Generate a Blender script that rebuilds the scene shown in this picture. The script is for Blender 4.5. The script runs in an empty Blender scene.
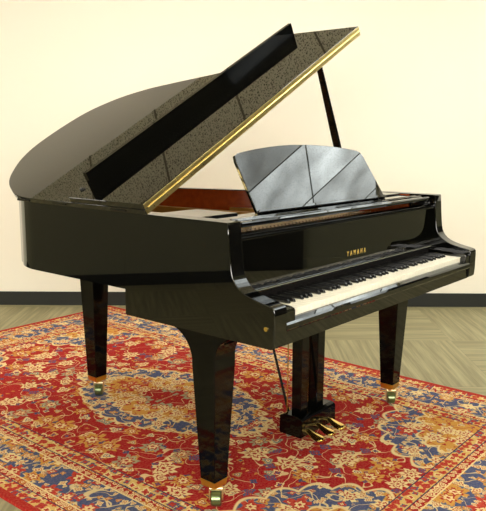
import bpy, bmesh, math, random
from mathutils import Vector, Matrix
random.seed(4)
S = bpy.context.scene
COL = S.collection

# ------------------------------------------------------------------ camera
CAM_H = 1.2204
PITCH, ROLL, YAW, FPX = -0.1663, 0.0045, 0.8742, 697.3
cd = bpy.data.cameras.new('camera')
cam = bpy.data.objects.new('camera', cd)
COL.objects.link(cam)
S.camera = cam
cd.sensor_fit = 'HORIZONTAL'
cd.sensor_width = 36.0
cd.lens = FPX / 486.0 * 36.0
cd.clip_start = 0.05
cam.matrix_world = (Matrix.Translation((0, 0, CAM_H)) @ Matrix.Rotation(math.pi / 2 + PITCH, 4, 'X')
                    @ Matrix.Rotation(ROLL, 4, 'Z'))

# ------------------------------------------------------------------ world, exposure
w = bpy.data.worlds.new('world')
S.world = w
w.use_nodes = True
w.node_tree.nodes['Background'].inputs[0].default_value = (0.80, 0.90, 1.0, 1)
w.node_tree.nodes['Background'].inputs[1].default_value = 0.6
S.view_settings.view_transform = 'Standard'
S.view_settings.look = 'None'
S.view_settings.gamma = 1.0
S.view_settings.use_curve_mapping = False
S.view_settings.exposure = 0.0
WARM = (1.0, 0.95, 0.86)
COOL = (0.90, 0.98, 0.96)
# ceiling light panels, the warm ones added to brighten the wall: (x0, x1, y0, y1, strength, colour)
PANELS = [(1.59, 2.253, 2.97, 4.163, 2.0, COOL), (2.267, 2.933, 2.97, 4.163, 4.4, COOL), (2.947, 3.613, 2.97, 4.163, 5.0, COOL),
          (2.267, 2.933, 4.177, 5.02, 5.0, COOL), (2.947, 3.613, 4.177, 5.02, 3.4, COOL), (3.627, 4.27, 4.177, 5.02, 2.6, COOL),
          (-1.14, -0.50, 2.75, 3.90, 13.0, WARM), (0.24, 0.88, 2.75, 3.90, 13.0, WARM), (2.98, 3.62, 1.20, 2.35, 13.0, WARM),
          (-3.18, -2.54, 2.75, 3.90, 13.0, WARM)]
FILL_PANE = 18.5      # strength of the glowing fill pane added behind the camera
CEIL = 2.70
WALL_F, WALL_L, WALL_R, WALL_B = 5.07, -3.9, 4.3, -2.4
FLOOR = -0.010

# ------------------------------------------------------------------ node helper
class N:
    def __init__(s, name):
        s.m = bpy.data.materials.new(name)
        s.m.use_nodes = True
        s.t = s.m.node_tree
        s.b = s.t.nodes['Principled BSDF']
    def node(s, k, **kw):
        n = s.t.nodes.new(k)
        for a, v in kw.items():
            setattr(n, a, v)
        return n
    def put(s, sock, v):
        if isinstance(v, V):
            s.t.links.new(v.o, sock)
        elif isinstance(v, (tuple, list)) and len(v) == 3 and sock.type == 'RGBA':
            sock.default_value = (*v, 1)
        else:
            sock.default_value = v
    def math(s, op, a, b=0.0, c=0.0):
        n = s.node('ShaderNodeMath', operation=op)
        s.put(n.inputs[0], a); s.put(n.inputs[1], b); s.put(n.inputs[2], c)
        return V(s, n.outputs[0])
    def mix(s, f, a, b):
        n = s.node('ShaderNodeMix', data_type='RGBA')
        s.put(n.inputs[0], f); s.put(n.inputs[6], a); s.put(n.inputs[7], b)
        return V(s, n.outputs[2])
    def xyz(s, vec):
        n = s.node('ShaderNodeSeparateXYZ'); s.put(n.inputs[0], vec)
        return [V(s, o) for o in n.outputs]
    def vec(s, x, y, z=0.0):
        n = s.node('ShaderNodeCombineXYZ')
        for i, q in enumerate((x, y, z)):
            s.put(n.inputs[i], q)
        return V(s, n.outputs[0])
    def obj(s):
        return V(s, s.node('ShaderNodeTexCoord').outputs['Object'])
    def noise(s, vec, scale, detail=3.0, rough=0.5):
        n = s.node('ShaderNodeTexNoise'); s.put(n.inputs['Vector'], vec)
        n.inputs['Scale'].default_value = scale; n.inputs['Detail'].default_value = detail
        n.inputs['Roughness'].default_value = rough
        return V(s, n.outputs['Fac']), V(s, n.outputs['Color'])
    def voro(s, vec, scale, rnd=1.0, feature='F1'):
        n = s.node('ShaderNodeTexVoronoi', feature=feature, voronoi_dimensions='2D'); s.put(n.inputs['Vector'], vec)
        n.inputs['Scale'].default_value = scale; n.inputs['Randomness'].default_value = rnd
        return n
    def step(s, e, x, soft=0.002):           # 0 below e, 1 above
        n = s.node('ShaderNodeMapRange', interpolation_type='SMOOTHSTEP')
        s.put(n.inputs[0], x); s.put(n.inputs[1], e - soft); s.put(n.inputs[2], e + soft)
        return V(s, n.outputs[0])
class V:
    def __init__(s, n, o): s.n, s.o = n, o
    def __add__(s, b): return s.n.math('ADD', s, b)
    __radd__ = __add__
    def __sub__(s, b): return s.n.math('SUBTRACT', s, b)
    def __rsub__(s, b): return s.n.math('SUBTRACT', b, s)
    def __mul__(s, b): return s.n.math('MULTIPLY', s, b)
    __rmul__ = __mul__
    def __truediv__(s, b): return s.n.math('DIVIDE', s, b)
    def abs(s): return s.n.math('ABSOLUTE', s)
    def min(s, b): return s.n.math('MINIMUM', s, b)
    def max(s, b): return s.n.math('MAXIMUM', s, b)

def rgb(r, g, b):
    f = lambda c: (c / 255 / 12.92) if c / 255 <= 0.04045 else ((c / 255 + 0.055) / 1.055) ** 2.4
    return (f(r), f(g), f(b))

def simple(name, col, rough=0.5, metal=0.0, ior=1.5, emis=None, es=0.0, coat=0.0):
    n = N(name)
    n.b.inputs['Base Color'].default_value = (*col, 1)
    n.b.inputs['Roughness'].default_value = rough
    n.b.inputs['Metallic'].default_value = metal
    n.b.inputs['IOR'].default_value = ior
    n.b.inputs['Coat Weight'].default_value = coat
    if emis:
        n.b.inputs['Emission Color'].default_value = (*emis, 1)
        n.b.inputs['Emission Strength'].default_value = es
    return n.m

def grain(name, c1, c2, rough=0.3, sc=(3, 40, 40), coat=0.3):
    n = N(name)
    x, y, z = n.xyz(n.obj())
    f, _ = n.noise(n.vec(x * sc[0], y * sc[1], z * sc[2]), 1.0, 4)
    n.put(n.b.inputs['Base Color'], n.mix(f, c1, c2))
    n.b.inputs['Roughness'].default_value = rough
    n.b.inputs['Coat Weight'].default_value = coat
    return n.m

M = {}
M['ebony'] = simple('polished_ebony', (0.0012, 0.0012, 0.0010), 0.02, 0, 1.62)
M['legblack'] = simple('leg_black', (0.0012, 0.0012, 0.0010), 0.06, 0, 1.31)
M['satin'] = simple('satin_black', (0.004, 0.004, 0.004), 0.25, 0, 1.45)
M['ivory'] = simple('white_key', rgb(250, 244, 226), 0.25)
M['blackkey'] = simple('black_key', (0.006, 0.006, 0.006), 0.2)
M['brass'] = simple('brass', (0.86, 0.60, 0.18), 0.16, 1.0)
M['ferrule'] = simple('gold_ferrule', (0.80, 0.50, 0.09), 0.3, 1.0)
M['hinge'] = simple('hinge_brass', (0.95, 0.74, 0.30), 0.33, 1.0)
M['wheel'] = simple('caster_wheel', (0.17, 0.22, 0.11), 0.28, 0.9)
M['plate'] = simple('iron_plate_gold', (0.45, 0.24, 0.05), 0.35, 0.7)
M['mahogany'] = grain('mahogany', rgb(104, 36, 8), rgb(150, 62, 16), 0.22)
M['spruce'] = grain('spruce', rgb(170, 110, 50), rgb(200, 140, 70), 0.4)
M['under'] = simple('dark_wood', (0.010, 0.008, 0.006), 0.5)
M['felt'] = simple('red_felt', rgb(150, 20, 20), 0.95)
M['bevelgleam'] = simple('bevel_gleam_grey', rgb(105, 105, 92), 0.9)  # grey stands in for the gleam on the fallboard's glossy lower bevel
M['forkmetal'] = simple('pale_brass', (0.75, 0.62, 0.36), 0.35, 0.9)
M['blackfelt'] = simple('black_felt', (0.004, 0.003, 0.003), 1.0, 0, 1.2)
M['steel'] = simple('steel', (0.7, 0.68, 0.62), 0.25, 1.0)
M['copper'] = simple('copper_wire', (0.75, 0.38, 0.18), 0.3, 1.0)
M['rubber'] = simple('rubber', (0.01, 0.01, 0.01), 0.6)

def wall_mat(name, c):
    n = N(name)
    f, _ = n.noise(n.obj(), 90, 3)
    g, _ = n.noise(n.obj(), 0.8, 2)
    n.put(n.b.inputs['Base Color'], n.mix(g, tuple(q * 0.97 for q in c), c))
    n.b.inputs['Roughness'].default_value = 0.85
    bp = n.node('ShaderNodeBump'); bp.inputs['Strength'].default_value = 0.04
    n.put(bp.inputs['Height'], f)
    n.t.links.new(bp.outputs[0], n.b.inputs['Normal'])
    return n.m
M['wall'] = wall_mat('cream_wall_paint', (0.83, 0.772, 0.655))
M['wall_side'] = wall_mat('dimmed_wall_paint', rgb(128, 126, 102))  # dimmer light on the side walls is put into this darker colour
M['base'] = simple('dark_baseboard', rgb(20, 22, 16), 0.6)
M['dark_panel'] = simple('dark_panel_black', rgb(22, 20, 17), 0.4)  # black of the unseen panels added for dark reflections
M['tbar'] = simple('ceiling_grid_metal', rgb(120, 116, 100), 0.6)

def ceiling_mat():
    n = N('acoustic_ceiling_tile')
    o = n.obj()
    v = n.voro(o, 62.0, 1.0)
    d = V(n, v.outputs['Distance'])
    s = n.xyz(V(n, v.outputs['Color']))[0]
    dot = 1.0 - n.step(0.30, d / (s * 0.9 + 0.35), 0.05)
    n.put(n.b.inputs['Base Color'], n.mix(dot, rgb(240, 240, 220), rgb(74, 70, 56)))
    n.b.inputs['Roughness'].default_value = 0.95
    return n.m
M['ceiling'] = ceiling_mat()

def lamp_mat(name, col, strength):
    n = N(name)
    o = n.obj()
    v = n.voro(o, 60.0, 1.0)
    d = V(n, v.outputs['Distance'])
    s = n.xyz(V(n, v.outputs['Color']))[0]
    dot = 1.0 - n.step(0.26, d / (s * 0.9 + 0.35), 0.05)
    g, _ = n.noise(o, 2.2, 2)
    n.b.inputs['Base Color'].default_value = (0.6, 0.6, 0.6, 1)
    n.put(n.b.inputs['Emission Color'], n.mix(dot, col, tuple(q * 0.35 for q in col)))
    n.put(n.b.inputs['Emission Strength'], (g * 3.0 - 0.5) * strength)
    return n.m

def floor_mat():
    n = N('greige_carpet_tile')
    x, y, z = n.xyz(n.obj())
    T = 0.82
    cx = n.math('FLOOR', (x + 0.35) / T); cy = n.math('FLOOR', (y - 0.08) / T)
    par = n.math('MODULO', (cx + cy).abs() + 0.01, 2.0)
    q = n.step(0.5, par, 0.01)                         # 1 = streaks along y
    off = cx * 7.3 + cy * 3.1
    a, _ = n.noise(n.vec(x * 1.3, y * 34, off), 1.0, 5, 0.62)
    b, _ = n.noise(n.vec(x * 34, y * 1.3, off), 1.0, 5, 0.62)
    st = a * (1.0 - q) + b * q
    a2, _ = n.noise(n.vec(x * 4, y * 190, off), 1.0, 2)
    b2, _ = n.noise(n.vec(x * 190, y * 4, off), 1.0, 2)
    fine = a2 * (1.0 - q) + b2 * q
    c = n.mix(n.step(0.5, st, 0.16), rgb(124, 117, 84), rgb(156, 147, 110))
    hl = n.step(0.64, st, 0.04)
    c = n.mix(hl * 0.5, c, rgb(166, 156, 120))
    c = n.mix((1.0 - n.step(0.42, fine, 0.1)) * 0.3, c, rgb(96, 86, 62))
    fx = n.math('FRACT', (x + 0.35) / T); fy = n.math('FRACT', (y - 0.08) / T)
    seam = 1.0 - n.step(0.004, fx.min(fy), 0.002)
    c = n.mix(seam * 0.35, c, rgb(90, 82, 62))
    n.put(n.b.inputs['Base Color'], c)
    n.b.inputs['Roughness'].default_value = 0.62
    bp = n.node('ShaderNodeBump'); bp.inputs['Strength'].default_value = 0.15; bp.inputs['Distance'].default_value = 0.002
    n.put(bp.inputs['Height'], fine)
    n.t.links.new(bp.outputs[0], n.b.inputs['Normal'])
    return n.m
M['floor'] = floor_mat()

# ---- the Persian rug: everything mirrored about both axes like the woven thing
HX, HY = 1.015, 1.66
MEDX, MEDY = 0.30, 0.50
RED, BLUE, NAVY = rgb(156, 0, 24), rgb(62, 74, 112), rgb(34, 38, 74)
CREAM, GOLD, ROSE = rgb(222, 196, 142), rgb(196, 140, 62), rgb(178, 52, 40)
DARK = rgb(70, 14, 18)
SAGE = rgb(150, 150, 120)
def rug_mat():
    n = N('persian_rug_wool')
    x, y, z = n.xyz(n.obj())
    ax, ay = x.abs(), y.abs()
    w1, wc = n.noise(n.vec(ax, ay), 9.0, 2)
    wx, wy, _ = n.xyz(wc)
    px = ax + (wx - 0.5) * 0.05
    py = ay + (wy - 0.5) * 0.05
    P = n.vec(px, py)
    def flowers(base, scale, size, pal, petals, rnd=0.8, core=RED, off=0.0, keep=0.0, ring=True):
        Q = n.vec(px + off, py + off * 1.7)
        v = n.voro(Q, scale, rnd)
        d = V(n, v.outputs['Distance'])
        cr, cg, cb = n.xyz(V(n, v.outputs['Color']))
        posx, posy, _ = n.xyz(V(n, v.outputs['Position']))
        dx = (px + off) - posx; dy = (py + off * 1.7) - posy
        ang = n.math('ARCTAN2', dy, dx)
        pet = n.math('SINE', ang * float(petals) + cr * 6.28) * 0.5 + 0.5
        jag = n.math('SINE', ang * float(petals * 2 + 3) + cg * 6.28) * 0.5 + 0.5
        r = (0.50 + pet * 0.36 + jag * 0.14) * size * (0.55 + cg * 0.55)
        k = d / r
        on = n.step(keep, cb, 0.01) if keep > 0 else 1.0
        m = (1.0 - n.step(1.0, k, 0.06)) * on
        col = n.mix(n.step(0.5, cr, 0.02), pal[0], pal[1])
        col = n.mix(n.step(0.78, cr, 0.02), col, pal[2])
        inner = n.mix(n.step(0.45, cg, 0.02), pal[3], core)
        col = n.mix(1.0 - n.step(0.62, k, 0.05), col, inner)
        col = n.mix(1.0 - n.step(0.44, k, 0.05), col, pal[0])
        col = n.mix(1.0 - n.step(0.18, k, 0.05), col, core)
        out = n.mix(m, base, col)
        if ring:
            o = (n.step(1.0, k, 0.04) - n.step(1.14, k, 0.04)) * on
            out = n.mix(o * 0.8, out, DARK)
        return out
    def vines(base, scale, col, wid, seed):
        f, _ = n.noise(n.vec(px + seed, py - seed), scale, 1)
        l = 1.0 - n.step(wid, (f - 0.5).abs(), wid * 0.4)
        g, _ = n.noise(n.vec(px - seed, py + seed), scale * 1.2, 1)
        l2 = 1.0 - n.step(wid, (g - 0.47).abs(), wid * 0.4)
        return n.mix(l.max(l2) * 0.85, base, col)
    def jitter(col, amt=0.25):
        f, _ = n.noise(n.vec(x, y), 120, 2, 0.7)
        return n.mix(f * amt * 2, col, n.mix(n.step(0.5, f, 0.2), DARK, CREAM))
    # field
    fld = vines(RED, 5.0, CREAM, 0.0035, 0.0)
    fld = flowers(fld, 15.0, 0.42, (BLUE, CREAM, GOLD, NAVY), 4, off=2.3, keep=0.45, ring=False)
    fld = flowers(fld, 12.0, 0.46, (CREAM, GOLD, SAGE, BLUE), 3, off=5.1, keep=0.5, ring=False)
    fld = flowers(fld, 6.6, 0.46, (CREAM, GOLD, SAGE, RED), 7, rnd=0.75, keep=0.2, ring=False)
    fld = flowers(fld, 27.0, 0.26, (GOLD, RED, BLUE, CREAM), 3, off=6.2, keep=0.6, ring=False)
    # blue ground with flowers
    blu = vines(BLUE, 6.0, CREAM, 0.006, 1.7)
    blu = flowers(blu, 18.0, 0.46, (CREAM, GOLD, ROSE, RED), 4, off=7.3, keep=0.25, ring=False)
    blu = flowers(blu, 27.0, 0.36, (CREAM, SAGE, GOLD, RED), 3, off=4.4, keep=0.3, ring=False)
    blu = flowers(blu, 8.4, 0.46, (CREAM, GOLD, ROSE, CREAM), 6, rnd=0.7, off=1.1, ring=False)
    # gold ground with flowers
    gld = vines(GOLD, 9.0, RED, 0.008, 4.1)
    gld = flowers(gld, 17.0, 0.46, (CREAM, ROSE, CREAM, BLUE), 4, off=3.9, keep=0.25, ring=False)
    gld = flowers(gld, 28.0, 0.34, (RED, CREAM, BLUE, GOLD), 3, off=6.6, keep=0.35, ring=False)
    gld = flowers(gld, 9.5, 0.44, (CREAM, ROSE, CREAM, RED), 6, off=9.2, ring=False)
    # guards: small repeat
    grd = flowers(rgb(204, 168, 98), 30.0, 0.74, (ROSE, BLUE, CREAM, RED), 4, rnd=0.35, off=0.4, ring=False)
    grd2 = flowers(RED, 32.0, 0.72, (CREAM, CREAM, GOLD, RED), 3, rnd=0.2, off=2.4, ring=False)
    # medallion: lobed almond about the centre
    ex, ey = x / MEDX, y / MEDY
    rad = n.math('SQRT', ex * ex + ey * ey)
    ang = n.math('ARCTAN2', ey, ex)
    lob = n.math('SINE', ang * 16.0).abs() * 0.09 + n.math('COSINE', ang * 4.0) * 0.05
    R = rad - lob
    m_out = 1.0 - n.step(1.0, R, 0.012)
    m_line = 1.0 - n.step(1.035, R, 0.012)
    m_in = 1.0 - n.step(0.68, R, 0.012)
    m_inl = 1.0 - n.step(0.715, R, 0.012)
    m_core = 1.0 - n.step(0.30, R, 0.012)
    c = n.mix(m_line, fld, CREAM)
    c = n.mix(m_out, c, blu)
    c = n.mix(m_inl, c, CREAM)
    c = n.mix(m_in, c, gld)
    c = n.mix(m_core, c, fld)
    # corner spandrels
    FX, FY = HX - 0.375, HY - 0.375
    sx, sy = (FX - ax) / 0.47, (FY - ay) / 0.37
    sr = n.math('SQRT', sx * sx + sy * sy)
    sa = n.math('ARCTAN2', sy, sx)
    S_ = sr - n.math('SINE', sa * 11.0).abs() * 0.10
    c = n.mix(1.0 - n.step(1.035, S_, 0.012), c, CREAM)
    c = n.mix(1.0 - n.step(1.0, S_, 0.012), c, blu)
    c = n.mix(1.0 - n.step(0.66, S_, 0.012), c, CREAM)
    c = n.mix(1.0 - n.step(0.63, S_, 0.012), c, gld)
    # border bands by distance to the edge
    e = (HX - ax).min(HY - ay)
    def below(lim, col, cc): return n.mix(1.0 - n.step(lim, e, 0.0015), cc, col)
    c = below(0.380, NAVY, c)
    c = below(0.375, grd, c)
    c = below(0.318, NAVY, c)
    c = below(0.313, grd2, c)
    c = below(0.280, CREAM, c)
    c = below(0.274, blu, c)
    c = below(0.118, CREAM, c)
    c = below(0.112, grd2, c)
    c = below(0.086, NAVY, c)
    c = below(0.082, grd, c)
    c = below(0.030, rgb(160, 22, 26), c)
    c = jitter(c, 0.08)
    n.put(n.b.inputs['Base Color'], c)
    n.b.inputs['Roughness'].default_value = 1.0
    n.b.inputs['Specular IOR Level'].default_value = 0.05
    f, _ = n.noise(n.obj(), 260, 2)
    bp = n.node('ShaderNodeBump'); bp.inputs['Strength'].default_value = 0.35; bp.inputs['Distance'].default_value = 0.003
    n.put(bp.inputs['Height'], f)
    n.t.links.new(bp.outputs[0], n.b.inputs['Normal'])
    return n.m
M['rug'] = rug_mat()

# ------------------------------------------------------------------ mesh helpers
def link(name, bm, mat, parent=None, bevel=0.0, seg=2, smooth=False, kind=None, label=None):
    bmesh.ops.recalc_face_normals(bm, faces=bm.faces)
    me = bpy.data.meshes.new(name)
    bm.to_mesh(me); bm.free()
    me.materials.append(mat)
    o = bpy.data.objects.new(name, me)
    COL.objects.link(o)
    if parent: o.parent = parent
    if bevel:
        b = o.modifiers.new('bevel', 'BEVEL'); b.width = bevel; b.segments = seg
        b.limit_method = 'ANGLE'; b.angle_limit = math.radians(50)
    if smooth:
        for p in me.polygons: p.use_smooth = True
        me.set_sharp_from_angle(angle=math.radians(38))
    if kind: o['kind'] = kind
    if label: o['label'] = label
    return o

def box(bm, x0, x1, y0, y1, z0, z1):
    vs = [bm.verts.new((x, y, z)) for z in (z0, z1) for (x, y) in ((x0, y0), (x1, y0), (x1, y1), (x0, y1))]
    for f in ((0, 3, 2, 1), (4, 5, 6, 7), (0, 1, 5, 4), (1, 2, 6, 5), (2, 3, 7, 6), (3, 0, 4, 7)):
        bm.faces.new([vs[i] for i in f])
    return vs

def prism(bm, pts, axis, a, b):
    """extrude a 2-D polygon; axis 'x': pts are (y,z); 'y': (x,z); 'z': (x,y)"""
    def P(p, t):
        return {'x': (t, p[0], p[1]), 'y': (p[0], t, p[1]), 'z': (p[0], p[1], t)}[axis]
    A = [bm.verts.new(P(p, a)) for p in pts]; B = [bm.verts.new(P(p, b)) for p in pts]
    bm.faces.new(A); bm.faces.new(list(reversed(B)))
    k = len(pts)
    for i in range(k):
        bm.faces.new((A[i], A[(i + 1) % k], B[(i + 1) % k], B[i]))

def tube(bm, pts, r, seg=10, cap=True):
    rings = []
    for i, p in enumerate(pts):
        p = Vector(p)
        t = (Vector(pts[min(i + 1, len(pts) - 1)]) - Vector(pts[max(i - 1, 0)])).normalized()
        u = t.cross(Vector((0, 0, 1)))
        if u.length < 1e-3: u = t.cross(Vector((1, 0, 0)))
        u.normalize(); v = t.cross(u)
        rr = r[i] if isinstance(r, (list, tuple)) else r
        rings.append([bm.verts.new(p + u * math.cos(2 * math.pi * k / seg) * rr + v * math.sin(2 * math.pi * k / seg) * rr) for k in range(seg)])
    for a, b in zip(rings, rings[1:]):
        for k in range(seg):
            bm.faces.new((a[k], a[(k + 1) % seg], b[(k + 1) % seg], b[k]))
    if cap:
        bm.faces.new(rings[0]); bm.faces.new(list(reversed(rings[-1])))

def loft(bm, rings, cap=True):
    R = [[bm.verts.new(p) for p in r] for r in rings]
    k = len(R[0])
    for a, b in zip(R, R[1:]):
        for i in range(k):
            bm.faces.new((a[i], a[(i + 1) % k], b[(i + 1) % k], b[i]))
    if cap:
        bm.faces.new(R[0]); bm.faces.new(list(reversed(R[-1])))

def catmull(pts, n=6):
    out = []
    for i in range(len(pts) - 1):
        p0 = Vector(pts[max(i - 1, 0)]); p1 = Vector(pts[i]); p2 = Vector(pts[i + 1]); p3 = Vector(pts[min(i + 2, len(pts) - 1)])
        for k in range(n):
            t = k / n
            out.append(0.5 * ((2 * p1) + (-p0 + p2) * t + (2 * p0 - 5 * p1 + 4 * p2 - p3) * t * t + (-p0 + 3 * p1 - 3 * p2 + p3) * t ** 3))
    out.append(Vector(pts[-1]))
    return [(q.x, q.y) for q in out]

def inset(pts, d):
    """move an open outline inwards (to its right-hand side when running spine > tail > treble)"""
    out = []
    for i, p in enumerate(pts):
        a = Vector(pts[max(i - 1, 0)]); b = Vector(pts[min(i + 1, len(pts) - 1)])
        t = (b - a).normalized()
        nrm = Vector((t.y, -t.x))
        dd = d(i, p) if callable(d) else d
        out.append((p[0] + nrm.x * dd, p[1] + nrm.y * dd))
    return out

def struct(name, bm, mat, **k):
    return link(name, bm, mat, kind='structure', **k)

# ------------------------------------------------------------------ the room
bm = bmesh.new(); box(bm, WALL_L - .1, WALL_R + .1, WALL_B - .1, WALL_F + .1, FLOOR - .1, FLOOR); struct('floor', bm, M['floor'])
bm = bmesh.new(); box(bm, WALL_L - .1, WALL_R + .1, WALL_B - .1, WALL_F + .1, CEIL, CEIL + .1); struct('ceiling', bm, M['ceiling'])
bm = bmesh.new(); box(bm, WALL_L, WALL_R, WALL_F, WALL_F + .1, FLOOR, CEIL); struct('wall_back', bm, M['wall'])
bm = bmesh.new(); box(bm, WALL_L, WALL_R, WALL_B - .1, WALL_B, FLOOR, CEIL); struct('wall_front', bm, M['wall_side'])
bm = bmesh.new(); box(bm, WALL_L - .1, WALL_L, WALL_B, WALL_F, FLOOR, CEIL); struct('wall_left', bm, M['wall_side'])
bm = bmesh.new(); box(bm, WALL_R, WALL_R + .1, WALL_B, WALL_F, FLOOR, CEIL); struct('wall_right', bm, M['wall_side'])
BZ = 0.092
bm = bmesh.new(); box(bm, WALL_L, WALL_R, WALL_F - .012, WALL_F, FLOOR, BZ); struct('baseboard_back', bm, M['base'], bevel=.002)
bm = bmesh.new(); box(bm, WALL_L, WALL_L + .012, WALL_B, WALL_F - .012, FLOOR, BZ); struct('baseboard_left', bm, M['base'])
bm = bmesh.new(); box(bm, WALL_R - .012, WALL_R, 3.3, WALL_F - .012, FLOOR, BZ); struct('trim_3', bm, M['wall_side'])
bm = bmesh.new(); box(bm, WALL_R - .05, WALL_R, 1.3, 3.45, FLOOR, 2.1); struct('dark_panel_low', bm, M['dark_panel'])  # unseen dark panel, added to give the fallboard its black reflection
bm = bmesh.new(); box(bm, WALL_R - .012, WALL_R, 3.50, 5.02, 1.05, 2.62); struct('dark_panel_high', bm, M['dark_panel'])  # second unseen dark panel, added so the flap lip mirrors black
bm = bmesh.new()
for a_ in ((3.46, 3.50, 1.0, 2.66), (5.02, 5.06, 1.0, 2.66), (3.50, 5.02, 1.0, 1.05), (3.50, 5.02, 2.62, 2.66)):
    box(bm, WALL_R - .02, WALL_R, *a_)
struct('trim_2', bm, M['base'])  # frame round the added upper dark panel
WX0, WX1, WZ0, WZ1 = -2.0, 2.0, 0.95, 2.45
bm = bmesh.new(); box(bm, WX0, WX1, WALL_B, WALL_B + .01, WZ0, WZ1); struct('fill_pane', bm, simple('fill_pane_glow', (.5, .5, .5), .4, emis=(1.0, .96, .88), es=FILL_PANE))  # unseen glowing pane, added to brighten the back wall
bm = bmesh.new()
for a_ in ((WX0 - .06, WX0, WZ0 - .06, WZ1 + .06), (WX1, WX1 + .06, WZ0 - .06, WZ1 + .06), (WX0, WX1, WZ0 - .06, WZ0), (WX0, WX1, WZ1, WZ1 + .06),
           (-.70, -.64, WZ0, WZ1), (.64, .70, WZ0, WZ1)):
    box(bm, a_[0], a_[1], WALL_B, WALL_B + .03, a_[2], a_[3])
struct('trim_4', bm, M['wall_side'])  # frame and bars of the added glowing pane
# suspended grid
bm = bmesh.new()
x = 0.22 - 0.68 * 6
while x < WALL_R:
    if x > WALL_L: box(bm, x - .007, x + .007, WALL_B, WALL_F, CEIL - .006, CEIL)
    x += 0.68
y = 4.17
while y > WALL_B:
    box(bm, WALL_L, WALL_R, y - .0065, y + .0065, CEIL - .0055, CEIL)
    y -= 1.22
struct('trim_1', bm, M['tbar'])
for i, (x0, x1, y0, y1, st, co) in enumerate(PANELS):
    root = bpy.data.objects.new('ceiling_light', None); COL.objects.link(root)
    root.location = ((x0 + x1) / 2, (y0 + y1) / 2, CEIL)
    hx, hy = (x1 - x0) / 2, (y1 - y0) / 2
    root['category'] = 'ceiling light'
    if co is COOL:
        root['label'] = 'cool white ceiling light panel mirrored in the tilted black music desk'
        root['group'] = 'cool light panels over the keyboard end'
    else:
        root['label'] = 'added warm ceiling panel, out of view, brightening the cream wall'
        root['group'] = 'added warm fill panels in the ceiling grid'
    bm = bmesh.new(); box(bm, -hx, hx, -hy, hy, -.010, -.004)
    link('diffuser', bm, lamp_mat('lamp_diffuser', co, st), root)
    bm = bmesh.new()
    for a in ((-hx - .005, -hx, -hy - .005, hy + .005), (hx, hx + .005, -hy - .005, hy + .005),
              (-hx, hx, -hy - .005, -hy), (-hx, hx, hy, hy + .005)):
        box(bm, *a, -.012, 0)
    link('frame', bm, M['tbar'], root)

# ------------------------------------------------------------------ piano frame in the room
ca, sa_ = math.cos(YAW), math.sin(YAW)
CX, CY = -1.5251, -1.1581
OX, OY = (-CX) * ca - (-CY) * sa_, (-CX) * sa_ + (-CY) * ca

# rug (lies along the piano)
bm = bmesh.new()
nx, ny = 40, 64
g = [[bm.verts.new((-HX + 2 * HX * i / nx, -HY + 2 * HY * j / ny, 0.010)) for j in range(ny + 1)] for i in range(nx + 1)]
for i in range(nx):
    for j in range(ny):
        bm.faces.new((g[i][j], g[i + 1][j], g[i + 1][j + 1], g[i][j + 1]))
ring = [g[i][0] for i in range(nx + 1)] + [g[nx][j] for j in range(1, ny + 1)] + [g[i][ny] for i in range(nx - 1, -1, -1)] + [g[0][j] for j in range(ny - 1, 0, -1)]
low = [bm.verts.new((v.co.x * 1.002, v.co.y * 1.002, 0.0)) for v in ring]
for i in range(len(ring)):
    j = (i + 1) % len(ring)
    bm.faces.new((ring[i], ring[j], low[j], low[i]))
bm.faces.new(low)
rug = link('persian_rug', bm, M['rug'])
RX, RY = 0.675, 1.15
rug.location = (OX + RX * ca - RY * sa_, OY + RX * sa_ + RY * ca, FLOOR)
rug.rotation_euler = (0, 0, YAW)
rug['label'] = 'red Persian rug with blue and gold floral pattern under the grand piano'
rug['category'] = 'rug'

# ------------------------------------------------------------------ the grand piano
W = 1.46
ZK, ZB, ZR, ZA = 0.623, 0.7125, 0.976, 0.746
YS, YR = 0.641, 0.178
TH = 0.4976
piano = bpy.data.objects.new('grand_piano', None); COL.objects.link(piano)
piano.location = (OX, OY, 0.0005); piano.rotation_euler = (0, 0, YAW)
piano['label'] = 'glossy black baby grand piano with raised lid standing on the Persian rug'
piano['category'] = 'piano'

lidc = [(-.012, .525), (-.012, .8), (-.012, 1.10), (-.008, 1.22), (.008, 1.30), (.036, 1.362), (.07, 1.425), (.11, 1.478), (.165, 1.53), (.262, 1.60),
        (.37, 1.645), (.49, 1.662), (.62, 1.662), (.73, 1.645), (.82, 1.60), (.90, 1.53), (.97, 1.425), (1.012, 1.32), (1.048, 1.221),
        (1.078, 1.13), (1.11, 1.055), (1.16, .975), (1.235, .90), (1.33, .84), (1.42, .80), (1.469, .76), (1.469, .64), (1.469, .525)]
LID = [lidc[0]] + catmull(lidc[1:-2], 5) + lidc[-2:]
def rim_off(i, p):
    k = min(max((p[1] - 1.1) / 0.25, 0), 1) if p[0] < 0.6 else min(max((1.469 - p[0]) / 0.15, 0.3), 1)
    return 0.028 * k
OUT = [q for q in inset(LID, rim_off) ]
OUT = [(max(q[0], 0), q[1]) for q in OUT if q[1] > YS + .01]
OUT = [(0.0, YS)] + [q for q in OUT if q[1] > YS + .01]
OUT = [(min(q[0], W), q[1]) for q in OUT] + [(W, YS)]
INN = inset(OUT, 0.052)
INN[0] = (0.052, YS); INN[-1] = (W - 0.052, YS)

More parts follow.
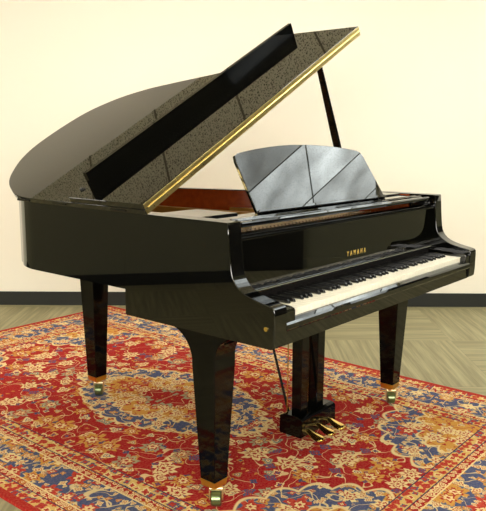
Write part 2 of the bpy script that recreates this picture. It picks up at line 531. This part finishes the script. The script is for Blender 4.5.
# rim
bm = bmesh.new()
rings = []
for (z0, z1) in ((ZB, ZR),):
    a = [[(p[0], p[1], z) for z in (z0, z1)] for p in OUT]
    b = [[(p[0], p[1], z) for z in (z0, z1)] for p in INN]
    Av = [[bm.verts.new(q) for q in c] for c in a]; Bv = [[bm.verts.new(q) for q in c] for c in b]
    for i in range(len(OUT) - 1):
        bm.faces.new((Av[i][0], Av[i + 1][0], Av[i + 1][1], Av[i][1]))
        bm.faces.new((Av[i][1], Av[i + 1][1], Bv[i + 1][1], Bv[i][1]))
        bm.faces.new((Av[i][0], Bv[i][0], Bv[i + 1][0], Av[i + 1][0]))
    for i in (0, len(OUT) - 1):
        bm.faces.new((Av[i][0], Av[i][1], Bv[i][1], Bv[i][0]))
    bm.faces.ensure_lookup_table()
link('rim', bm, M['ebony'], piano, smooth=True)
# inner rim veneer
bm = bmesh.new()
I2 = inset(INN, 0.006); I2[0] = (0.058, YS); I2[-1] = (W - .058, YS)
full_i = [(0.0605, .30)] + INN + [(W - .0605, .30)]
full_2 = [(0.0665, .30)] + I2 + [(W - .0665, .30)]
A = [[bm.verts.new((p[0], p[1], z)) for z in (ZB, ZR - .004)] for p in full_i]
B = [[bm.verts.new((p[0], p[1], z)) for z in (ZB, ZR - .004)] for p in full_2]
for i in range(len(A) - 1):
    bm.faces.new((B[i][0], B[i + 1][0], B[i + 1][1], B[i][1]))
    bm.faces.new((A[i][1], A[i + 1][1], B[i + 1][1], B[i][1]))
    bm.faces.new((A[i][0], A[i + 1][0], A[i + 1][1], A[i][1]))
link('inner_rim', bm, M['mahogany'], piano, smooth=True, label='reddish brown wood inner rim')

# arms with cheek profile
prof = [(.64, ZK), (.012, ZK), (.004, .630), (.001, .66), (0, .72), (.001, .738), (.005, .7445), (.013, .748), (.03, .7515), (.048, .755), (.07, .7595), (.091, .765), (.108, .7705), (.122, .777), (.134, .785),
        (.145, .795), (.153, .806), (.159, .819), (.163, .835), (.166, .86), (.170, .90), (.173, .94), (.175, .968), (.178, ZR - .001), (.181, ZR), (YS, ZR)]
for x0, x1 in ((0, .06), (W - .06, W)):
    bm = bmesh.new(); prism(bm, prof, 'x', x0, x1)
    o = link('arm', bm, M['ebony'], piano, bevel=.0022, seg=2, smooth=True)
    o.modifiers[0].limit_method = 'WEIGHT'
    at = o.data.attributes.new('bevel_weight_edge', 'FLOAT', 'EDGE')
    for e in o.data.edges:
        y_ = [o.data.vertices[v].co for v in e.vertices]
        if abs(y_[0].x - y_[1].x) < 1e-5 and min(y_[0].z, y_[1].z) > ZK + .002 and max(y_[0].y, y_[1].y) < YS: at.data[e.index].value = 1.0
        if abs(y_[0].x - y_[1].x) < 1e-5 and min(y_[0].z, y_[1].z) > ZR - .01: at.data[e.index].value = 0.0
# keybed
bm = bmesh.new(); prism(bm, [(.06, ZK), (W - .06, ZK), (W - .06, .684), (.06, .684)], 'y', .010, .64)
link('keybed', bm, M['ebony'], piano)
# key slip
bm = bmesh.new(); prism(bm, [(.0, .672), (.003, .666), (.0245, .666), (.0245, .699), (.014, .699), (.005, .692), (.0, .686)], 'x', .0605, W - .0605)
link('key_slip', bm, M['ebony'], piano, bevel=.001)
# key blocks
KX0, KX1 = .107, 1.360
for x0, x1 in ((.0605, KX0 - .001), (KX1 + .001, W - .0605)):
    bm = bmesh.new(); prism(bm, [(.004, .692), (.004, .722), (.008, .729), (.02, .733), (.182, .740), (.182, .692)], 'x', x0, x1)
    link('key_block', bm, M['ebony'], piano, bevel=.0015)
# keys
KW = (KX1 - KX0) / 52
base_white = None
for i in range(52):
    if base_white is None:
        bm = bmesh.new()
        box(bm, 0.0004, KW - 0.0004, .030, .178, .692, .7155)
        box(bm, 0.0002, KW - 0.0002, .0275, .178, .7155, .718)
        base_white = link('white_key', bm, M['ivory'], piano, bevel=.0006, seg=1)
        o = base_white
    else:
        o = base_white.copy(); COL.objects.link(o); o.parent = piano
    o.location = (KX0 + i * KW, 0, 0)
base_black = None
for i in range(51):
    if (i % 7) in (1, 4):      # white keys start at A: A# yes, B no, C# D# yes, E no, F# G# yes
        continue
    if base_black is None:
        bm = bmesh.new()
        loft(bm, [[(-.0052, .076, .7182), (.0052, .076, .7182), (.0052, .178, .7182), (-.0052, .178, .7182)],
                  [(-.0048, .080, .7260), (.0048, .080, .7260), (.0048, .178, .7260), (-.0048, .178, .7260)],
                  [(-.0040, .086, .7300), (.0040, .086, .7300), (.0040, .178, .7300), (-.0040, .178, .7300)]])
        base_black = link('black_key', bm, M['blackkey'], piano, bevel=.0008, seg=1)
        o = base_black
    else:
        o = base_black.copy(); COL.objects.link(o); o.parent = piano
    sh = {0: .0, 2: -.0015, 3: .0015, 5: -.002, 6: 0.0}[i % 7]
    o.location = (KX0 + (i + 1) * KW + sh, 0, 0)
# name-board felt and fallboard
bm = bmesh.new(); box(bm, KX0, KX1, .1785, .186, .718, .741)
link('name_board_felt', bm, M['blackfelt'], piano)
bm = bmesh.new(); prism(bm, [(.186, .742), (.186, .750), (.187, .752), (.194, .7535), (.194, .915), (.214, .915), (.214, .742)], 'x', .0605, W - .0605)
fall = link('fallboard', bm, M['ebony'], piano, bevel=.001)
bm = bmesh.new(); box(bm, KX0 - .04, KX1 + .04, .1835, .1855, .7450, .7490)
link('trim_strip', bm, M['bevelgleam'], fall, label='grey strip along the foot of the fallboard')
# rail above the fallboard, two beads
bm = bmesh.new()
prism(bm, [(.182, .9155), (.178, .918), (.178, .9215), (.182, .924), (.1815, .9265), (.179, .929), (.1795, .9325), (.184, .935), (.214, .935), (.214, .9155)], 'x', .0605, W - .0605)
link('fallboard_rail', bm, M['ebony'], piano, smooth=True)
# lettering
tc = bpy.data.curves.new('t', 'FONT'); tc.body = 'YAMAHA'; tc.size = .027; tc.space_character = 2.15; tc.extrude = .0006; tc.align_x = 'CENTER'; tc.offset = .0
to = bpy.data.objects.new('t', tc); COL.objects.link(to)
bpy.context.view_layer.update()
me = bpy.data.meshes.new_from_object(to.evaluated_get(bpy.context.evaluated_depsgraph_get()))
bpy.data.objects.remove(to); me.name = 'brand_lettering'; me.materials.clear(); me.materials.append(simple('gold_inlay', (.95, .66, .16), .3, .6, emis=None))
lt = bpy.data.objects.new('brand_lettering', me); COL.objects.link(lt); lt.parent = fall
lt.scale = (.72, 1, 1); lt.rotation_euler = (math.pi / 2, 0, 0); lt.location = (.765, .1932, .7865)
lt['label'] = 'small gold lettering'

# lock on the bass arm
bm = bmesh.new(); tube(bm, [(-.003, .03, .682), (.002, .03, .682)], .0065, 16)
link('lock_screw', bm, M['brass'], piano, smooth=True)

# music shelf: front rail, slides, ledges each side
bm = bmesh.new()
prism(bm, [(.196, .952), (.192, .957), (.192, .964), (.196, .969), (.345, .969), (.345, .952)], 'x', .085, W - .085)
shelf = link('music_shelf', bm, M['ebony'], piano, bevel=.001)
for yy in (.222, .246):
    bm = bmesh.new(); prism(bm, [(yy, .9685), (yy + .002, .9725), (yy + .008, .9725), (yy + .010, .9685)], 'x', .10, W - .10)
    link('ridge', bm, M['ebony'], shelf)
for x0, x1 in ((.0605, .245), (W - .245, W - .0605)):
    bm = bmesh.new(); box(bm, x0, x1, .346, .535, .956, ZR - .001)
    link('side_ledge', bm, M['ebony'], piano, bevel=.001)
    bm = bmesh.new(); box(bm, x0 + .0002, x0 + .028 if x0 < 1 else x1 - .0002, .215, .345, .936, .9515) if x0 < 1 else box(bm, x1 - .028, x1 - .0002, .215, .345, .936, .9515)
    link('slide_rail', bm, M['satin'], piano)

# music desk
T = math.radians(33)
bm = bmesh.new()
c = [(.301, 0), (1.180, 0)]
top = [(1.180, .02), (1.178, .205), (1.170, .228), (1.150, .238)]
arc = []
for k in range(1, 24):
    t = k / 24
    xx = 1.150 + (.345 - 1.150) * t
    arc.append((xx, .238 + .033 * (1 - ((xx - .7475) / .4025) ** 2)))
left = [(.345, .238), (.325, .229), (.316, .206), (.302, .02)]
prism(bm, c + top + arc + left, 'z', -.011, 0)
desk = link('music_desk', bm, M['ebony'], piano, bevel=.002)
# local x along keys, local y up the desk, local z towards the player
desk.matrix_local = Matrix.Translation((0, .305, .970)) @ Matrix(((1, 0, 0, 0), (0, math.sin(T), -math.cos(T), 0), (0, math.cos(T), math.sin(T), 0), (0, 0, 0, 1)))
bm = bmesh.new(); prism(bm, [(.301, 0), (1.18, 0), (1.17, .012), (.311, .012)], 'z', .0005, .010)
link('desk_lip', bm, M['ebony'], desk, bevel=.002)
for xx in (.52, .96):
    bm = bmesh.new(); tube(bm, [(xx, .385, 1.075), (xx, .46, .974)], .005, 8)
    link('desk_strut', bm, M['brass'], desk)
    o = bpy.data.objects[-1] if False else COL.objects[-1]
    o.matrix_parent_inverse = desk.matrix_local.inverted()

# inside: soundboard, plate, strings, pins, dampers
def closed(inn, y0):
    return [(inn[0][0], y0)] + inn + [(inn[-1][0], y0)]
CI = inset(INN, 0.008)
CI[0] = (.062, YS); CI[-1] = (W - .062, YS)
bm = bmesh.new(); prism(bm, closed(CI, .642), 'z', .735, .745); link('soundboard', bm, M['spruce'], piano)
bm = bmesh.new()
for a, b in (((.12, .7), (.9, 1.35)), ((.5, .66), (.55, 1.5)), ((1.2, .66), (.6, 1.4))):
    d = (Vector(b) - Vector(a)).normalized(); nn = Vector((-d.y, d.x)) * .035
    prism(bm, [tuple(Vector(a) + nn), tuple(Vector(b) + nn), tuple(Vector(b) - nn), tuple(Vector(a) - nn)], 'z', .690, .7345)
link('brace_beam', bm, M['under'], piano)
P1 = inset(INN, 0.012); P1[0] = (.066, YS); P1[-1] = (W - .066, YS)
P2 = inset(INN, 0.085); P2[0] = (.139, YS); P2[-1] = (W - .139, YS)
bm = bmesh.new()
PZ0, PZ1 = .848, .864
A = [[bm.verts.new((p[0], p[1], z)) for z in (PZ0, PZ1)] for p in P1]
B = [[bm.verts.new((p[0], p[1], z + (.0 if z == PZ0 else -.006))) for z in (PZ0, PZ1)] for p in P2]
for i in range(len(A) - 1):
    bm.faces.new((A[i][1], A[i + 1][1], B[i + 1][1], B[i][1])); bm.faces.new((A[i][0], B[i][0], B[i + 1][0], A[i + 1][0]))
    bm.faces.new((B[i][0], B[i][1], B[i + 1][1], B[i + 1][0])); bm.faces.new((A[i][0], A[i + 1][0], A[i + 1][1], A[i][1]))
box(bm, .068, W - .068, .36, .66, PZ0, PZ1)
for a, b in (((.30, .6), (.34, 1.48)), ((.62, .6), (.60, 1.55)), ((.92, .6), (.83, 1.40)), ((1.14, .6), (1.02, 1.05))):
    d = (Vector(b) - Vector(a)).normalized(); nn = Vector((-d.y, d.x)) * .013
    prism(bm, [tuple(Vector(a) + nn), tuple(Vector(b) + nn), tuple(Vector(b) - nn), tuple(Vector(a) - nn)], 'z', .852, .892)
link('iron_plate', bm, M['plate'], piano, bevel=.002)
bm = bmesh.new()
bm2 = bmesh.new()
for i in range(70):
    t = i / 69
    x0 = .10 + t * 1.24
    y0 = .47
    yend = 1.42 - 1.15 * max(0, t - .35) ** 1.0 * 1.05 if t > .35 else 1.42 - (.35 - t) * .35
    x1 = x0 - .10 * (1 - t) + (.20 if t < .25 else 0)
    x1 = min(max(x1, .13), 1.3)
    tube(bm2 if t < .25 else bm, [(x0, y0, .886), (x1, yend, .878)], .0011 if t < .25 else .0007, 5, False)
link('strings', bm, M['steel'], piano, kind='stuff')
link('bass_strings', bm2, M['copper'], piano, kind='stuff', label='copper wound bass strings')
bm = bmesh.new()
for r in range(4):
    for i in range(52):
        xx = .115 + i * .0237 + (r % 2) * .006
        tube(bm, [(xx, .375 + r * .028, .864), (xx, .375 + r * .028, .892)], .0033, 6)
link('tuning_pins', bm, M['steel'], piano, kind='stuff')
bm = bmesh.new()
for i in range(60):
    xx = .14 + i * .0185
    box(bm, xx, xx + .010, .555, .60, .888, .905)
link('dampers', bm, M['satin'], piano, kind='stuff')
bm = bmesh.new(); box(bm, .067, W - .067, .44, .455, .864, .872); link('string_felt', bm, M['felt'], piano)
bm = bmesh.new(); box(bm, .067, W - .067, .236, .359, .862, .896); link('pin_block', bm, M['mahogany'], piano, label='brown wood block seen through the gap above the fallboard')
bm = bmesh.new(); box(bm, .062, W - .062, .215, .235, .742, .90); link('action_rail', bm, M['under'], piano)

# legs
def leg_thing(x, y, ztop, corb=True, h0=.050):
    bm = bmesh.new()
    def sq(h, z): return [(x - h, y - h, z), (x + h, y - h, z), (x + h, y + h, z), (x - h, y + h, z)]
    loft(bm, [sq(.032, .100), sq(h0, ztop - .13), sq(h0 + .0005, ztop - .001)])
    if corb:
        for s in (1, -1):
            pts = [(y + s * (h0 - .004), ztop - .001)]
            ext = .115 if s > 0 else .085
            hgt = .125 if s > 0 else .095
            pts.append((y + s * (h0 + ext), ztop - .001)); pts.append((y + s * (h0 + ext), ztop - .010))
            for k in range(0, 11):
                a = math.pi / 2 * k / 10
                pts.append((y + s * (h0 + ext - .006 - (ext - .006) * math.sin(a)), ztop - .012 - (hgt - .012) * (1 - math.cos(a))))
            pts.append((y + s * (h0 - .004), ztop - hgt))
            prism(bm, pts, 'x', x - h0 + .001, x + h0 - .001)
    lg = link('leg', bm, M['legblack'], piano, bevel=.0015, seg=1)
    bm = bmesh.new(); loft(bm, [sq(.0295, .077), sq(.0325, .1005)])
    link('ferrule', bm, M['ferrule'], lg, bevel=.001, label='gold metal cap')
    bm = bmesh.new()
    d = Vector((.0, -.012))
    wx, wy = x + .004, y - .006
    tube(bm, [(x, y, .078), (x, y, .060)], [.014, .010], 12)
    for s in (-1, 1):
        u = Vector((math.cos(.9), -math.sin(.9))) * s * .0205
        t = Vector((math.sin(.9), math.cos(.9)))
        pts3 = []
        for (a, z) in ((-.007, .022), (.007, .022), (.012, .066), (-.012, .066)):
            pts3.append((wx + u.x + t.x * a, wy + u.y + t.y * a, z))
        o1 = [bm.verts.new(p) for p in pts3]
        k = Vector((u.x, u.y)).normalized() * .003
        o2 = [bm.verts.new((p[0] + k.x, p[1] + k.y, p[2])) for p in pts3]
        bm.faces.new(o1); bm.faces.new(list(reversed(o2)))
        for i in range(4): bm.faces.new((o1[i], o1[(i + 1) % 4], o2[(i + 1) % 4], o2[i]))
    u = Vector((math.cos(.9), -math.sin(.9)))
    tube(bm, [(wx - u.x * .0235, wy - u.y * .0235, .062), (wx + u.x * .0235, wy + u.y * .0235, .062)], .009, 10)
    link('caster_fork', bm, M['forkmetal'], lg, bevel=.0008, seg=1, smooth=True)
    bm = bmesh.new()
    tube(bm, [(wx + u.x * q, wy + u.y * q, .0262) for q in (-.0175, -.014, .014, .0175)], [.022, .0257, .0257, .022], 24)
    link('caster_wheel', bm, M['wheel'], lg, smooth=True, label='greenish metal caster wheel')
    return lg
leg_thing(.086, .312, ZK)
leg_thing(1.305, .312, ZK)
leg_thing(.482, 1.428, .7345, corb=True, h0=.048)

# lyre: two columns, pedal box, three pedals, rods
bm = bmesh.new(); box(bm, .60, .86, .33, .48, .612, .6225)
lyre = link('pedal_lyre', bm, M['ebony'], piano)
for x0 in (.660, .775):
    bm = bmesh.new()
    loft(bm, [[(x0, .365, .12), (x0 + .05, .365, .12), (x0 + .05, .41, .12), (x0, .41, .12)], [(x0 - .001, .362, .6115), (x0 + .051, .362, .6115), (x0 + .051, .413, .6115), (x0 - .001, .413, .6115)]])
    link('column', bm, M['legblack'], lyre, bevel=.003)
bm = bmesh.new()
prism(bm, [(.335, .046), (.330, .052), (.330, .118), (.336, .126), (.350, .131), (.418, .131), (.440, .120), (.442, .052), (.438, .046)], 'x', .622, .865)
bxo = link('pedal_box', bm, M['legblack'], lyre, bevel=.002)
for px_ in (.655, .731, .807):
    bm = bmesh.new()
    secs = [(.345, .015, .074, .008), (.326, .015, .074, .008), (.314, .017, .070, .008), (.298, .023, .064, .008), (.280, .029, .059, .008), (.266, .029, .056, .008), (.256, .023, .054, .007), (.250, .013, .053, .005)]
    rr = []
    for (yy, hw, zz, th) in secs:
        rr.append([(px_ + hw * math.cos(a), yy, zz + th * math.sin(a)) for a in [2 * math.pi * k / 12 for k in range(12)]])
    loft(bm, rr)
    link('pedal', bm, M['brass'], lyre, smooth=True, label='brass pedal')
for px_ in (.655, .731, .807):
    bm = bmesh.new(); box(bm, px_ - .014, px_ + .014, .3285, .3305, .070, .098)
    link('pedal_slot', bm, M['satin'], lyre)
for (a, b) in (((.668, .432, .125), (.62, .55, .6225)), ((.815, .432, .125), (.80, .55, .6225))):
    bm = bmesh.new(); tube(bm, [a, b], .0055, 10)
    link('brace_rod', bm, M['satin'], lyre, smooth=True)
for px_ in (.652, .740, .80):
    bm = bmesh.new(); tube(bm, [(px_, .425, .128), (px_, .425, .6225)], .0025, 8)
    link('pedal_rod', bm, M['brass'], lyre, smooth=True)

# lid in its own frame: local x across, y back, z up through the lid; hinge line at local origin
bm = bmesh.new(); prism(bm, LID, 'z', -.020, -.0006)
lid = link('lid', bm, M['ebony'], piano, bevel=.002, seg=2, smooth=True)
lid.matrix_local = Matrix.Translation((0, 0, ZR + .0205)) @ Matrix.Rotation(-TH, 4, 'Y')
bm = bmesh.new(); box(bm, -0.010, 1.468, .525, .915, .0004, .020)
flap = link('front_flap', bm, M['ebony'], lid, bevel=.0012)
bm = bmesh.new()
box(bm, .062, 1.438, .856, .874, .0202, .080)
link('flap_lip', bm, M['legblack'], lid)
bm = bmesh.new()
box(bm, -.008, 1.466, .5232, .5252, -.0185, -.0022)
box(bm, -.008, 1.466, .5232, .5252, .0022, .0185)
tube(bm, [(.006, .5222, 0), (1.466, .5222, 0)], .0030, 10)
link('piano_hinge', bm, M['hinge'], lid, smooth=True, label='long gold hinge')
screw = None
for i in range(22):
    for zz in (-.0105, .0105):
        if screw is None:
            bm = bmesh.new(); tube(bm, [(0, .5233, 0), (0, .5224, 0)], .0018, 8)
            o = screw = link('screw', bm, M['steel'], lid)
        else:
            o = screw.copy(); COL.objects.link(o); o.parent = lid
        o.location = (.03 + i * .067, 0, zz)
bm = bmesh.new(); tube(bm, [(.045, .90, .020), (.045, .90, .026)], .007, 12)
tube(bm, [(.050, .89, .0201), (.050, .89, .024)], .004, 8)
link('rubber_button', bm, M['rubber'], lid)
for yy in (.62, .95, 1.18):
    bm = bmesh.new(); tube(bm, [(-.004, yy, ZR + .006), (-.004, yy + .08, ZR + .006)], .0045, 10)
    link('lid_hinge', bm, M['satin'], piano)
# prop stick
bm = bmesh.new()
a = Vector((1.385, .612, .945)); b = Vector((1.060, .585, 1.540))
d = (b - a).normalized(); s = Vector((0, 1, 0)); s = (s - d * s.dot(d)).normalized(); t = d.cross(s)
def rect(p, hw, ht): return [tuple(p + s * hw * i + t * ht * j) for i, j in ((1, 1), (-1, 1), (-1, -1), (1, -1))]
loft(bm, [rect(a, .017, .009), rect(a + (b - a) * .5, .016, .009), rect(b, .011, .008)])
link('lid_prop', bm, M['ebony'], piano, bevel=.002)
